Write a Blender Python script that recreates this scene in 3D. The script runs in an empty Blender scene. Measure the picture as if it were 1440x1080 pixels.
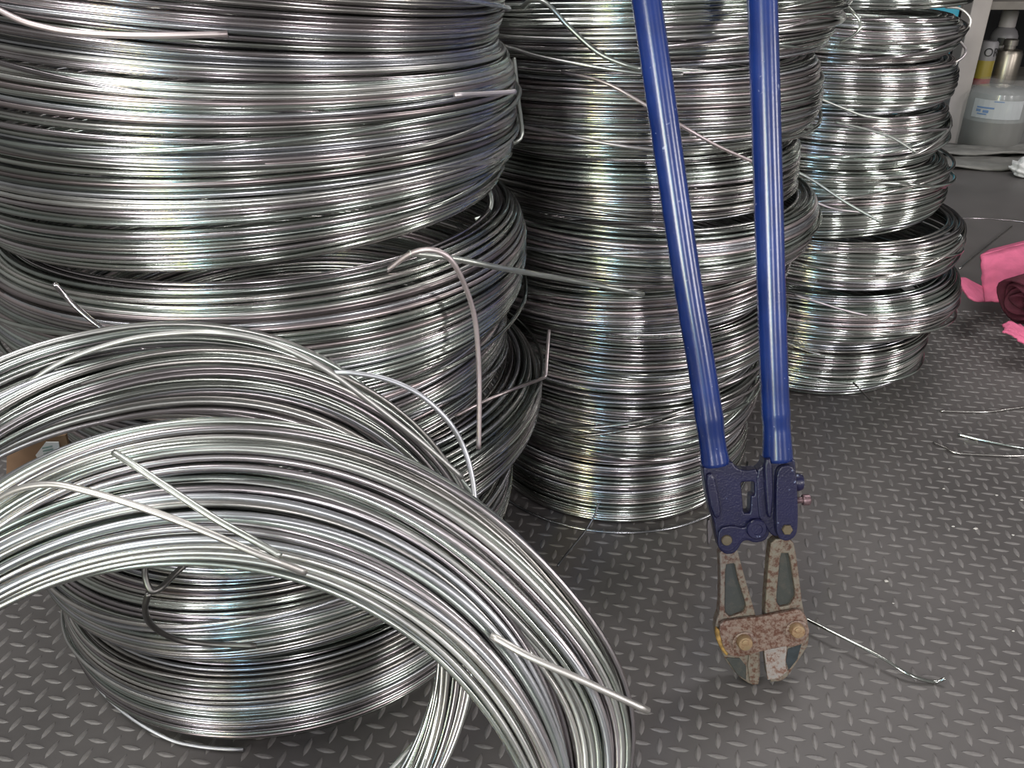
import bpy, bmesh, math, random
import numpy as np
from mathutils import Vector, Matrix
rng = np.random.default_rng(11); random.seed(5)
SC = bpy.context.scene; COL = SC.collection
R_ = math.radians

# ------------------------------------------------------------------ camera, world, lights, exposure
FPX, PITCH, HCAM = 1190.0, R_(28.35), 0.80
cam = bpy.data.cameras.new('camera'); cam.sensor_width = 36; cam.lens = 36*FPX/1440
cam.clip_start = 0.02; cam.clip_end = 60
camo = bpy.data.objects.new('camera', cam); COL.objects.link(camo)
camo.location = (0, 0, HCAM); camo.rotation_euler = (math.pi/2-PITCH, 0, 0); SC.camera = camo
SC.view_settings.view_transform = 'Standard'; SC.view_settings.look = 'None'
SC.view_settings.gamma = 1; SC.view_settings.use_curve_mapping = False
SC.view_settings.exposure = 0.0
W = bpy.data.worlds.new('world'); SC.world = W; W.use_nodes = True
W.node_tree.nodes['Background'].inputs[0].default_value = (1.0, 0.985, 0.96, 1)
W.node_tree.nodes['Background'].inputs[1].default_value = 0.21

def area(name, loc, target, sx, sy, power, col=(1, 1, 1)):
    l = bpy.data.lights.new(name, 'AREA'); l.shape = 'RECTANGLE'; l.size = sx; l.size_y = sy
    l.energy = power; l.color = col
    o = bpy.data.objects.new(name, l); COL.objects.link(o); o.location = loc
    d = Vector(target)-Vector(loc); o.rotation_euler = d.to_track_quat('-Z', 'Y').to_euler()
    return o
area('doorway_daylight', (-2.75, -3.9, 1.5), (0, 1, 0.4), 0.75, 2.4, 125, (0.98, 0.95, 1.0))
area('added_fringe_yellow', (-2.15, -4.15, 1.6), (0, 1, 0.4), 0.28, 2.2, 75, (1.0, 0.92, 0.36))  # added strip lamp, gives the highlight bands on the coils a yellow fringe
area('added_fringe_blue', (-1.75, -4.3, 1.7), (0, 1, 0.4), 0.28, 2.2, 58, (0.40, 0.72, 1.0))  # added strip lamp beside it, for the blue fringe of the same bands
area('window_right', (3.6, -2.4, 1.9), (0.3, 1, 0.3), 0.7, 1.4, 75, (1.0, 0.96, 0.95))
area('window_back', (0.75, -3.8, 1.9), (0.3, 1, 0.4), 0.35, 1.4, 45, (1.0, 0.96, 0.98))
area('window_far_right', (4.6, 0.2, 1.6), (0.5, 1.3, 0.4), 0.5, 1.2, 38, (1.0, 0.95, 0.93))
area('ceiling_tubes_near', (-1.3, 0.3, 3.0), (-0.9, 0.5, 0), 1.8, 0.8, 42, (1.0, 0.98, 0.97))
area('ceiling_tubes_far', (0.9, 2.2, 2.9), (0.8, 1.4, 0), 1.6, 0.6, 34, (1.0, 0.96, 0.95))

# ------------------------------------------------------------------ image point -> place helpers (1440x1080 frame)
CP, SP = math.cos(PITCH), math.sin(PITCH)
def ray(px, py):
    u = (px-720)/FPX; v = (540-py)/FPX
    return np.array([u, CP+v*SP, -SP+v*CP])
CAM = np.array([0, 0, HCAM])
def atd(px, py, d): return CAM+ray(px, py)*d
def atz(px, py, z=0.0):
    r = ray(px, py); return CAM+r*((z-HCAM)/r[2])
def aty(px, py, y): return CAM+ray(px, py)*(y/ray(px, py)[1])
def proj(p):
    x, y, z = p; dep = y*CP+(HCAM-z)*SP; up = y*SP-(HCAM-z)*CP
    return 720+FPX*x/dep, 540-FPX*up/dep, dep
def oncyl(px, py, c, R):
    """point where the line of sight meets an upright drum of radius R about c"""
    r = ray(px, py); a = r[0]**2+r[1]**2; b = -2*(r[0]*c[0]+r[1]*c[1]); cc = c[0]**2+c[1]**2-R*R
    D = b*b-4*a*cc
    t = (-b-math.sqrt(D))/(2*a) if D > 0 else -b/(2*a)
    return CAM+r*t

# ------------------------------------------------------------------ materials
def new_mat(name):
    m = bpy.data.materials.new(name); m.use_nodes = True
    nt = m.node_tree; return m, nt, nt.nodes['Principled BSDF']
def simple(name, col, rough=.5, metal=0., bump=0., bscale=200, var=0., vscale=30, coat=0., spec=.5):
    m, nt, b = new_mat(name); N, L = nt.nodes, nt.links
    b.inputs['Base Color'].default_value = (*col, 1); b.inputs['Roughness'].default_value = rough
    b.inputs['Metallic'].default_value = metal; b.inputs['Coat Weight'].default_value = coat
    b.inputs['Specular IOR Level'].default_value = spec
    tc = N.new('ShaderNodeTexCoord')
    if var:
        n = N.new('ShaderNodeTexNoise'); n.inputs['Scale'].default_value = vscale; n.inputs['Detail'].default_value = 5
        L.new(tc.outputs['Object'], n.inputs['Vector'])
        r = N.new('ShaderNodeValToRGB'); r.color_ramp.elements[0].position = .3; r.color_ramp.elements[1].position = .7
        r.color_ramp.elements[0].color = (*[c*(1-var) for c in col], 1); r.color_ramp.elements[1].color = (*[min(1, c*(1+var)) for c in col], 1)
        L.new(n.outputs['Fac'], r.inputs['Fac']); L.new(r.outputs['Color'], b.inputs['Base Color'])
    if bump:
        n2 = N.new('ShaderNodeTexNoise'); n2.inputs['Scale'].default_value = bscale; n2.inputs['Detail'].default_value = 4
        L.new(tc.outputs['Object'], n2.inputs['Vector'])
        bp = N.new('ShaderNodeBump'); bp.inputs['Strength'].default_value = bump; bp.inputs['Distance'].default_value = .002
        L.new(n2.outputs['Fac'], bp.inputs['Height']); L.new(bp.outputs['Normal'], b.inputs['Normal'])
    return m

def wire_material(name, v0, v1, rough):
    """drawn steel wire: every turn its own faint tint and tone, picked at random"""
    m, nt, b = new_mat(name); N, L = nt.nodes, nt.links
    g = N.new('ShaderNodeNewGeometry'); oi = N.new('ShaderNodeObjectInfo')
    ad = N.new('ShaderNodeMath'); ad.operation = 'ADD'
    L.new(g.outputs['Random Per Island'], ad.inputs[0]); L.new(oi.outputs['Random'], ad.inputs[1])
    wn = N.new('ShaderNodeTexWhiteNoise'); wn.noise_dimensions = '1D'; L.new(ad.outputs[0], wn.inputs['W'])
    rp = N.new('ShaderNodeValToRGB'); rp.color_ramp.interpolation = 'CONSTANT'
    cols = [(0, (.95, 1, .93)), (.22, (1, .93, .96)), (.40, (.91, 1, .94)), (.55, (1, .97, .93)), (.70, (.93, .95, 1)), (.84, (1, 1, .97)), (.93, (1, .87, .88))]
    e = rp.color_ramp.elements
    while len(e) < len(cols): e.new(.5)
    for el, (p, c) in zip(e, cols): el.position = p; el.color = (*c, 1)
    L.new(wn.outputs['Value'], rp.inputs['Fac'])
    wn2 = N.new('ShaderNodeTexWhiteNoise'); wn2.noise_dimensions = '2D'; cm = N.new('ShaderNodeCombineXYZ')
    L.new(ad.outputs[0], cm.inputs[0]); cm.inputs[1].default_value = 3.7; L.new(cm.outputs[0], wn2.inputs['Vector'])
    mr = N.new('ShaderNodeMapRange'); mr.inputs['To Min'].default_value = v0; mr.inputs['To Max'].default_value = v1
    L.new(wn2.outputs['Value'], mr.inputs['Value'])
    tc = N.new('ShaderNodeTexCoord'); ns = N.new('ShaderNodeTexNoise'); ns.inputs['Scale'].default_value = 14; ns.inputs['Detail'].default_value = 3
    L.new(tc.outputs['Object'], ns.inputs['Vector'])
    mr2 = N.new('ShaderNodeMapRange'); mr2.inputs['From Min'].default_value = .3; mr2.inputs['From Max'].default_value = .7
    mr2.inputs['To Min'].default_value = .72; mr2.inputs['To Max'].default_value = 1.12; L.new(ns.outputs['Fac'], mr2.inputs['Value'])
    mu = N.new('ShaderNodeMath'); mu.operation = 'MULTIPLY'; L.new(mr.outputs[0], mu.inputs[0]); L.new(mr2.outputs[0], mu.inputs[1])
    mx = N.new('ShaderNodeVectorMath'); mx.operation = 'SCALE'
    L.new(rp.outputs['Color'], mx.inputs[0]); L.new(mu.outputs[0], mx.inputs['Scale'])
    L.new(mx.outputs[0], b.inputs['Base Color'])
    b.inputs['Metallic'].default_value = 1.0
    mr3 = N.new('ShaderNodeMapRange'); mr3.inputs['To Min'].default_value = rough-.05; mr3.inputs['To Max'].default_value = rough+.09
    L.new(wn.outputs['Value'], mr3.inputs['Value']); L.new(mr3.outputs[0], b.inputs['Roughness'])
    return m
M_wire = wire_material('steel_wire', .30, .74, .20)
M_wire_bright = wire_material('bright_steel_wire', .42, .80, .16)
M_wire_loose = wire_material('satin_steel_wire', .34, .66, .30)
M_wire_end = wire_material('pale_wire_end', .52, .74, .40)
M_wire_dark = wire_material('dark_steel_wire', .16, .26, .36)

def floor_material():
    m, nt, b = new_mat('rubber_tread_mat'); N, L = nt.nodes, nt.links
    tc = N.new('ShaderNodeTexCoord')
    n = N.new('ShaderNodeTexNoise'); n.inputs['Scale'].default_value = 3.2; n.inputs['Detail'].default_value = 7; n.inputs['Roughness'].default_value = .62
    L.new(tc.outputs['Object'], n.inputs['Vector'])
    r = N.new('ShaderNodeValToRGB'); r.color_ramp.elements[0].position = .30; r.color_ramp.elements[1].position = .72
    r.color_ramp.elements[0].color = (.076, .070, .069, 1); r.color_ramp.elements[1].color = (.124, .114, .112, 1)
    L.new(n.outputs['Fac'], r.inputs['Fac']); L.new(r.outputs['Color'], b.inputs['Base Color'])
    mr = N.new('ShaderNodeMapRange'); mr.inputs['To Min'].default_value = .34; mr.inputs['To Max'].default_value = .56
    L.new(n.outputs['Fac'], mr.inputs['Value']); L.new(mr.outputs[0], b.inputs['Roughness'])
    n2 = N.new('ShaderNodeTexNoise'); n2.inputs['Scale'].default_value = 900; n2.inputs['Detail'].default_value = 3
    L.new(tc.outputs['Object'], n2.inputs['Vector'])
    bp = N.new('ShaderNodeBump'); bp.inputs['Strength'].default_value = .22; bp.inputs['Distance'].default_value = .0006
    L.new(n2.outputs['Fac'], bp.inputs['Height']); L.new(bp.outputs['Normal'], b.inputs['Normal'])
    return m
M_floor = floor_material()
M_tread = simple('worn_tread_tops', (.172, .161, .158), .34, 0, .2, 900, .2, 40)

def paint_material(name, c0, c1, rough, grain, coat=.5):
    m, nt, b = new_mat(name); N, L = nt.nodes, nt.links
    tc = N.new('ShaderNodeTexCoord')
    n = N.new('ShaderNodeTexNoise'); n.inputs['Scale'].default_value = 22; n.inputs['Detail'].default_value = 6
    L.new(tc.outputs['Object'], n.inputs['Vector'])
    r = N.new('ShaderNodeValToRGB'); r.color_ramp.elements[0].position = .35; r.color_ramp.elements[1].position = .65
    r.color_ramp.elements[0].color = (*c0, 1); r.color_ramp.elements[1].color = (*c1, 1)
    L.new(n.outputs['Fac'], r.inputs['Fac'])
    sp = N.new('ShaderNodeTexNoise'); sp.inputs['Scale'].default_value = 130; sp.inputs['Detail'].default_value = 4
    L.new(tc.outputs['Object'], sp.inputs['Vector'])
    sr = N.new('ShaderNodeValToRGB'); sr.color_ramp.elements[0].position = .70; sr.color_ramp.elements[1].position = .76
    L.new(sp.outputs['Fac'], sr.inputs['Fac'])
    mx = N.new('ShaderNodeMix'); mx.data_type = 'RGBA'
    L.new(sr.outputs['Color'], mx.inputs[0]); L.new(r.outputs['Color'], mx.inputs[6]); mx.inputs[7].default_value = (.22, .26, .42, 1)
    L.new(mx.outputs[2], b.inputs['Base Color'])
    b.inputs['Roughness'].default_value = rough; b.inputs['Coat Weight'].default_value = coat; b.inputs['Coat Roughness'].default_value = .2
    n2 = N.new('ShaderNodeTexNoise'); n2.inputs['Scale'].default_value = 420; n2.inputs['Detail'].default_value = 3
    L.new(tc.outputs['Object'], n2.inputs['Vector'])
    bp = N.new('ShaderNodeBump'); bp.inputs['Strength'].default_value = grain; bp.inputs['Distance'].default_value = .0008
    L.new(n2.outputs['Fac'], bp.inputs['Height']); L.new(bp.outputs['Normal'], b.inputs['Normal'])
    L.new(bp.outputs['Normal'], b.inputs['Coat Normal'])
    return m
M_blue = paint_material('blue_paint', (.006, .022, .130), (.010, .034, .19), .26, .06)
M_navy = paint_material('navy_forging_paint', (.004, .004, .030), (.007, .007, .046), .36, .4, .3)

def rust_material(name, steel, rust, lo, hi, scale, yellow=None):
    m, nt, b = new_mat(name); N, L = nt.nodes, nt.links
    tc = N.new('ShaderNodeTexCoord')
    n = N.new('ShaderNodeTexNoise'); n.inputs['Scale'].default_value = scale; n.inputs['Detail'].default_value = 8; n.inputs['Roughness'].default_value = .7
    L.new(tc.outputs['Object'], n.inputs['Vector'])
    r = N.new('ShaderNodeValToRGB'); r.color_ramp.elements[0].position = lo; r.color_ramp.elements[1].position = hi
    r.color_ramp.elements[0].color = (*steel, 1); r.color_ramp.elements[1].color = (*rust, 1)
    el = r.color_ramp.elements.new((lo+hi)/2); el.color = (*[(a*.7+c*.5) for a, c in zip(steel, rust)], 1)
    L.new(n.outputs['Fac'], r.inputs['Fac']); L.new(r.outputs['Color'], b.inputs['Base Color'])
    mr = N.new('ShaderNodeMapRange'); mr.inputs['From Min'].default_value = lo; mr.inputs['From Max'].default_value = hi
    mr.inputs['To Min'].default_value = .55; mr.inputs['To Max'].default_value = .05; L.new(n.outputs['Fac'], mr.inputs['Value'])
    L.new(mr.outputs[0], b.inputs['Metallic'])
    b.inputs['Roughness'].default_value = .52
    bp = N.new('ShaderNodeBump'); bp.inputs['Strength'].default_value = .5; bp.inputs['Distance'].default_value = .0008
    L.new(n.outputs['Fac'], bp.inputs['Height']); L.new(bp.outputs['Normal'], b.inputs['Normal'])
    return m
M_jaw = rust_material('rusty_jaw_steel', (.205, .19, .158), (.080, .032, .019), .38, .60, 170)
M_strap = rust_material('rusty_strap_steel', (.25, .20, .172), (.092, .034, .020), .34, .58, 210)
M_bolt = rust_material('rusty_brassy_bolt', (.30, .22, .13), (.16, .075, .038), .38, .66, 160)
M_edge = rust_material('bare_cutting_steel', (.32, .30, .29), (.14, .07, .05), .42, .58, 150)
M_bolt_dull = rust_material('dull_bolt_steel', (.14, .115, .072), (.08, .055, .035), .40, .66, 160)

# ------------------------------------------------------------------ mesh helpers
def base(parent): return np.array(parent.matrix_basis.translation) if parent else np.zeros(3)
def mesh_np(name, V, quads, mat, parent=None, smooth=True, tris=None):
    me = bpy.data.meshes.new(name); V = np.asarray(V, dtype=np.float32)
    if parent is not None: V = V-np.array(parent['_o'], dtype=np.float32)
    nq = len(quads)
    me.vertices.add(len(V)); me.vertices.foreach_set('co', V.ravel())
    me.loops.add(nq*4); me.loops.foreach_set('vertex_index', np.asarray(quads, dtype=np.int32).ravel())
    me.polygons.add(nq); me.polygons.foreach_set('loop_start', np.arange(0, nq*4, 4, dtype=np.int32))
    me.polygons.foreach_set('use_smooth', np.ones(nq, dtype=bool) if smooth else np.zeros(nq, dtype=bool))
    me.update(calc_edges=True); me.validate()
    me.materials.append(mat)
    return link(name, me, parent)
def link(name, me, parent=None):
    o = bpy.data.objects.new(name, me); COL.objects.link(o)
    if parent is not None:
        o.parent = parent; o['_o'] = list(parent['_o'])
    else: o['_o'] = [0., 0., 0.]
    return o
def mesh_pd(name, V, F, mat, parent=None, smooth=False):
    me = bpy.data.meshes.new(name); o_ = np.array(parent['_o']) if parent is not None else np.zeros(3)
    me.from_pydata([tuple(np.array(v)-o_) for v in V], [], F); me.update()
    if smooth: me.polygons.foreach_set('use_smooth', [True]*len(me.polygons))
    me.materials.append(mat); return link(name, me, parent)
def tag(o, label, cat, group=None):
    o['label'] = label; o['category'] = cat
    if group: o['group'] = group
    return o
def thing(name, loc, label, cat, group=None):
    o = bpy.data.objects.new(name, None); COL.objects.link(o); o.empty_display_size = .02
    o.location = loc; o['_o'] = [float(v) for v in loc]; return tag(o, label, cat, group)

def loops_mesh(C, Nrm, Bin, r, sides):
    """closed tubes: C, Nrm, Bin arrays (n, s, 3)"""
    n, s, _ = C.shape; a = np.linspace(0, 2*np.pi, sides, endpoint=False)
    V = C[:, :, None, :]+r*(np.cos(a)[None, None, :, None]*Nrm[:, :, None, :]+np.sin(a)[None, None, :, None]*Bin[:, :, None, :])
    i = np.arange(n)[:, None, None]; j = np.arange(s)[None, :, None]; k = np.arange(sides)[None, None, :]
    idx = lambda j_, k_: (i*s+(j_ % s))*sides+(k_ % sides)
    Q = np.stack([idx(j, k), idx(j+1, k), idx(j+1, k+1), idx(j, k+1)], -1).reshape(-1, 4)
    return V.reshape(-1, 3), Q
def frames(C):
    T = np.roll(C, -1, 1)-np.roll(C, 1, 1); T /= np.linalg.norm(T, axis=2, keepdims=True)
    return T
def cat(pts, n=8):
    """Catmull-Rom through points"""
    P = [np.array(p, float) for p in pts]; P = [2*P[0]-P[1]]+P+[2*P[-1]-P[-2]]; out = []
    for i in range(1, len(P)-2):
        for k in range(n):
            t = k/n; a, b, c, d = P[i-1], P[i], P[i+1], P[i+2]
            out.append(.5*((2*b)+(-a+c)*t+(2*a-5*b+4*c-d)*t*t+(-a+3*b-3*c+d)*t**3))
    out.append(P[-2]); return np.array(out)
def tube(name, pts, r, mat, parent=None, sides=8, n=8, spline=True, radii=None, ref=(0.13, 0.2, 0.97)):
    C = cat(pts, n) if spline else np.array(pts, float)
    T = np.gradient(C, axis=0); T /= np.linalg.norm(T, axis=1, keepdims=True)
    u = np.cross(T[0], ref); u /= np.linalg.norm(u); V = []; m = len(C)
    for i in range(m):
        u = u-T[i]*(u@T[i]); u /= np.linalg.norm(u); w = np.cross(T[i], u)
        rr = r if radii is None else np.interp(i/(m-1), np.linspace(0, 1, len(radii)), radii)
        for k in range(sides):
            a = 2*math.pi*k/sides; V.append(C[i]+rr*(math.cos(a)*u+math.sin(a)*w))
    F = [(i*sides+k, i*sides+(k+1) % sides, (i+1)*sides+(k+1) % sides, (i+1)*sides+k) for i in range(m-1) for k in range(sides)]
    F += [tuple(range(sides))[::-1], tuple(range((m-1)*sides, m*sides))]
    return mesh_pd(name, V, F, mat, parent, True)
def box(name, lo, hi, mat, parent=None, bev=0., rot=0.):
    bm = bmesh.new(); bmesh.ops.create_cube(bm, size=1)
    c = (np.array(lo)+np.array(hi))/2; d = np.array(hi)-np.array(lo)
    bmesh.ops.scale(bm, vec=d, verts=bm.verts)
    if bev: bmesh.ops.bevel(bm, geom=bm.edges[:], offset=bev, segments=2, affect='EDGES', profile=.6)
    if rot: bmesh.ops.rotate(bm, matrix=Matrix.Rotation(rot, 3, 'Z'), verts=bm.verts)
    o_ = np.array(parent['_o']) if parent is not None else np.zeros(3)
    bmesh.ops.translate(bm, vec=c-o_, verts=bm.verts)
    me = bpy.data.meshes.new(name); bm.to_mesh(me); bm.free(); me.materials.append(mat); return link(name, me, parent)
def lathe(name, c, prof, mat, parent=None, n=32, axis=None, smooth=True, caps=True):
    """profile of (radius, height) turned about an axis through c"""
    c = np.array(c, float); ax = np.array(axis if axis is not None else (0, 0, 1), float); ax /= np.linalg.norm(ax)
    u = np.cross(ax, (0, 1, 0.02)); u /= np.linalg.norm(u); w = np.cross(ax, u); V = []; F = []
    for r, h in prof:
        for k in range(n):
            a = 2*math.pi*k/n; V.append(c+ax*h+r*(math.cos(a)*u+math.sin(a)*w))
    for i in range(len(prof)-1):
        for k in range(n): F.append((i*n+k, i*n+(k+1) % n, (i+1)*n+(k+1) % n, (i+1)*n+k))
    if caps: F += [tuple(range(n))[::-1], tuple(range((len(prof)-1)*n, len(prof)*n))]
    o = mesh_pd(name, V, F, mat, parent, False)
    if smooth:
        me = o.data; me.polygons.foreach_set('use_smooth', [True]*len(me.polygons))
        bm = bmesh.new(); bm.from_mesh(me)
        for e in bm.edges:
            if len(e.link_faces) == 2 and e.calc_face_angle(0) > .7: e.smooth = False
        bm.to_mesh(me); bm.free()
    return o

# ------------------------------------------------------------------ the setting
def plane(name, pts, mat, kind='structure'):
    o = mesh_pd(name, pts, [tuple(range(len(pts)))], mat); o['kind'] = kind; return o
floor = mesh_pd('floor', [(-4, -5, 0), (6, -5, 0), (6, 4.6, 0), (-4, 4.6, 0), (-4, -5, -.05), (6, -5, -.05), (6, 4.6, -.05), (-4, 4.6, -.05)],
                [(0, 1, 2, 3), (7, 6, 5, 4), (0, 4, 5, 1), (1, 5, 6, 2), (2, 6, 7, 3), (3, 7, 4, 0)], M_floor)
floor['kind'] = 'structure'; floor['label'] = 'dark grey floor mat with raised diamond tread'
M_wall = simple('dark_back_wall', (.007, .007, .009), .8, var=.3, vscale=4)
wb = box('wall_back', (-4, 4.6, -.05), (6, 4.72, 2.9), M_wall); wb['kind'] = 'structure'

# raised lozenges of the tread mat: chequer lattice, alternately along and across
A = .02645*HCAM; ROT = R_(-12.3); L0 = np.array([-.7226, .8895])*HCAM
ca, sa = math.cos(ROT), math.sin(ROT)
def loz_mesh(across):
    hl, hw, h = .0126, .0033, .0011; V = []; F = []
    ts = (-1, -.55, 0, .55, 1)
    for t in ts:
        wdt = hw*(1-t*t)+.00015; hh = h*(1-abs(t)**3)
        V += [(t*hl, -wdt, .0), (t*hl*.93, -wdt*.38, hh), (t*hl*.93, wdt*.38, hh), (t*hl, wdt, .0)]
    for i in range(4):
        for k in range(3): F.append((i*4+k, i*4+4+k, i*4+5+k, i*4+1+k))
    V = np.array(V)
    if across: V = np.c_[-V[:, 1], V[:, 0], V[:, 2]]
    X = V[:, 0]*ca-V[:, 1]*sa; Y = V[:, 0]*sa+V[:, 1]*ca
    return np.c_[X, Y, V[:, 2]], F
LZ = [loz_mesh(0), loz_mesh(1)]; LM = []
for k in range(2):
    me = bpy.data.meshes.new('tread_lozenge'); me.from_pydata([tuple(v) for v in LZ[k][0]], [], LZ[k][1]); me.update(); me.materials.append(M_tread)
    me.polygons.foreach_set('use_smooth', [False]*len(me.polygons)); LM.append(me)
spots = []
for i in range(-70, 190):
    for j in range(-95, 95):
        x = L0[0]+A*(i*ca+j*sa); y = L0[1]+A*(i*sa-j*ca)
        if y < .25 or y > 1.85: continue
        px, py, d = proj((x, y, 0))
        if x < -1.3 or x > 2.2 or py > 1700: continue
        spots.append((x, y, (i+j) % 2, px, py, d))
def seen(s):
    x, y, k, px, py, d = s
    if not (0 < px < 1440 and 0 < py < 1080): return False
    if (x+.28)**2+(y-.9)**2 < .27**2 or 585 < px < 880 and py > 780: return False
    if px < 720 and py < 800: return False
    return True
vis = sorted([s for s in spots if seen(s)], key=lambda s: s[5])[:300]; vs = set(id(s) for s in vis)
for s in vis:
    o = bpy.data.objects.new('tread_lozenge', LM[s[2]]); COL.objects.link(o); o.parent = floor; o.location = (s[0], s[1], 0)
Vr, Fr = [], []; nv = 0
for s in spots:
    if id(s) in vs: continue
    V, F = LZ[s[2]]; Vr.append(V+np.array([s[0], s[1], 0])); Fr.append(np.array(F)+nv); nv += len(V)
o = mesh_np('tread_pattern', np.vstack(Vr), np.vstack(Fr), M_tread, floor, smooth=False); o['kind'] = 'stuff'

# ------------------------------------------------------------------ coils of wire
D = .0044                                                  # wire gauge
def harm(n, th, amp, kmax, k0=1):
    """n smooth closed random functions of the angle"""
    out = np.zeros((n, len(th)))
    for k in range(k0, kmax+1):
        a = rng.normal(0, 1, (n, 1))/k**.6; p = rng.uniform(0, 6.283, (n, 1)); out += a*np.cos(k*th[None]+p)
    return out*amp/math.sqrt(sum(1/k**1.2 for k in range(k0, kmax+1)))/1.0
def coil(label, c, z0, z1, R, tilt=(0, 0), bulge=.014, segs=150, sides=6, layers=3, mat=None, group=None, rough=1.0, toplayers=5, name='wire_coil', ell=(0, 0), D=.0046):
    t = thing(name, (c[0], c[1], z0), label, 'wire coil', group)
    th = np.linspace(0, 2*np.pi, segs, endpoint=False)
    rows = max(3, int(round((z1-z0)/(D*1.02)))); Rr, Zz, Lay = [], [], []
    for l in range(max(layers, toplayers)):
        for k in range(rows - (l % 2)):
            zn = (k+.5+.5*(l % 2))/rows
            if l >= layers and 3 < k < rows-4: continue
            prof = R-bulge*abs(2*zn-1)**3
            Rr.append(prof-D/2-l*.9*D); Zz.append(z0+D/2+(z1-z0-D)*zn); Lay.append(l)
    Rr, Zz, Lay = map(np.array, (Rr, Zz, Lay)); n = len(Rr)
    zn = (Zz-z0)/(z1-z0)
    # the whole coil swells and sags together, each turn wanders a little on its own
    cz = np.zeros((n, segs)); cr = np.zeros((n, segs))
    for k in (1, 2, 3):
        p1, p2, q1, q2 = rng.uniform(0, 6.28, 4)
        cz += .0016*rough*np.sin(k*th[None]+p1+2.2*zn[:, None]*math.sin(p2))*(np.sin(math.pi*np.clip(zn, 0.02, .98))[:, None]*1.0)
        cr += .0017*rough*np.sin(k*th[None]+q1+3.0*zn[:, None]*math.sin(q2))
    z = Zz[:, None]+cz+harm(n, th, .00125*rough, 3); r = Rr[:, None]+cr+harm(n, th, .0011*rough, 3)
    # a few turns climb across their neighbours, lying on top of them
    outer = np.where(Lay == 0)[0]
    for i in outer:
        if rng.random() < .26*rough:
            sh = rng.choice([-1, 1])*rng.integers(3, 9)*D*(1 if rows > 10 else .5)
            if not (z0+D < Zz[i]+sh < z1-D): continue
            a0 = rng.uniform(0, 6.283); wd = rng.uniform(.9, 2.6); w2 = rng.uniform(.9, 2.0); a1 = a0+rng.uniform(2.6, 3.8)
            f = lambda a, w: 1/(1+np.exp(-((np.mod(th-a+np.pi, 2*np.pi)-np.pi)/(w*.16))))
            ph = np.mod(th-a0, 2*np.pi); mid = a1-a0
            s = np.where(ph < mid, np.clip(ph/wd, 0, 1), 1-np.clip((ph-mid)/w2, 0, 1))
            s = s*s*(3-2*s); z[i] += sh*s
            r[i] += D*.92*np.clip(np.sin(np.pi*np.clip(s*1.0, 0, 1))*2.2, 0, 1)+D*.5*s
    z = np.clip(z, z0+D*.5, None)
    X = r*np.cos(th)*(1+ell[0]); Y = r*np.sin(th)*(1+ell[1]); zc = (z0+z1)/2
    znr = zn[:, None]; Zt = z+X*(tilt[0]+((tilt[2] if len(tilt) > 2 else tilt[0])-tilt[0])*znr)+Y*tilt[1]
    if z0 < .02: Zt = np.maximum(Zt, D*.5)
    C = np.stack([c[0]+X, c[1]+Y, Zt], -1)
    T = frames(C); Nr = np.stack([np.cos(th)*np.ones_like(r), np.sin(th)*np.ones_like(r), np.zeros_like(r)], -1)
    Nr -= T*(Nr*T).sum(-1, keepdims=True); Nr /= np.linalg.norm(Nr, axis=2, keepdims=True); Bn = np.cross(T, Nr)
    V, Q = loops_mesh(C, Nr, Bn, D/2*1.02, sides)
    o = mesh_np('windings', V, Q, mat or M_wire, t); o['kind'] = 'stuff'
    return t

CL, CM, CR = (-.272, .90), (.17, 1.28), (.63, 1.64)
GL, GM, GR = 'coils in the tall near stack', 'coils in the middle stack', 'coils in the far right stack'
NUM = ['lowest', 'second lowest', 'third from the floor', 'fourth from the floor', 'fifth from the floor', 'sixth from the floor', 'seventh from the floor', 'eighth from the floor', 'ninth from the floor']
Ls = [  # dx, dy, z0, z1, R, tilt
    (-.020, .000, .000, .123, .279, (0, 0), .024), (-.018, .002, .126, .236, .290, (.02, .0), .034), (.002, .022, .238, .342, .308, (.02, 0), .034),
    (.004, .010, .345, .428, .264, (0, .02), .010), (.006, .0, .430, .545, .285, (-.02, .0, .0), .026), (.0, .0, .552, .730, .277, (.05, .0, -.10), .020), (-.004, .0, .722, .84, .270, (-.11, 0), .012)]
LW = ['bottom wire coil of the big left stack, lying on the tread mat', 'second wire coil from the floor in the left stack, tied with dark wire',
      'widest wire coil low in the left stack, bulging past the others on the right', 'narrow wire coil in the left stack tucked above the bulging one',
      'wire coil in the left stack with a hooked wire end hanging down its right side', 'tall wire coil at upper left with a bent wire clip on its right edge', 'topmost wire coil of the left stack, cut by the upper edge of the picture']
LC = []
for k, (dx, dy, z0, z1, R, tl, bl) in enumerate(Ls):
    LC.append(coil(LW[k], (CL[0]+dx, CL[1]+dy), z0, z1, R, tl, bl, 168, 7, 2, group=GL, toplayers=6 if k < 5 else 4))
Ms = [(.0, -.035, .0, .105, .222, (0, 0), .012), (.0, -.035, .107, .226, .228, (0, .0), .014), (.0, -.005, .229, .318, .258, (0, .02), .016), (.0, -.002, .32, .387, .264, (0.02, 0), .016),
      (.012, .0, .389, .467, .276, (.0, .0, -.02), .014), (.0, .0, .466, .548, .252, (0, 0), .016), (.0, .0, .55, .652, .262, (.01, .0), .018), (.0, .0, .656, .80, .277, (.02, 0), .016)]
MW = ['bottom wire coil of the middle stack, lying on the mat behind the bolt cutter', 'second wire coil from the floor in the middle stack', 'third wire coil from the floor in the middle stack',
      'fourth wire coil from the floor in the middle stack', 'fifth wire coil from the floor in the middle stack, open at its right side', 'sixth wire coil from the floor in the middle stack',
      'second wire coil from the top of the middle stack', 'top wire coil of the middle stack, behind both blue handles']
MC = []
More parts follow.
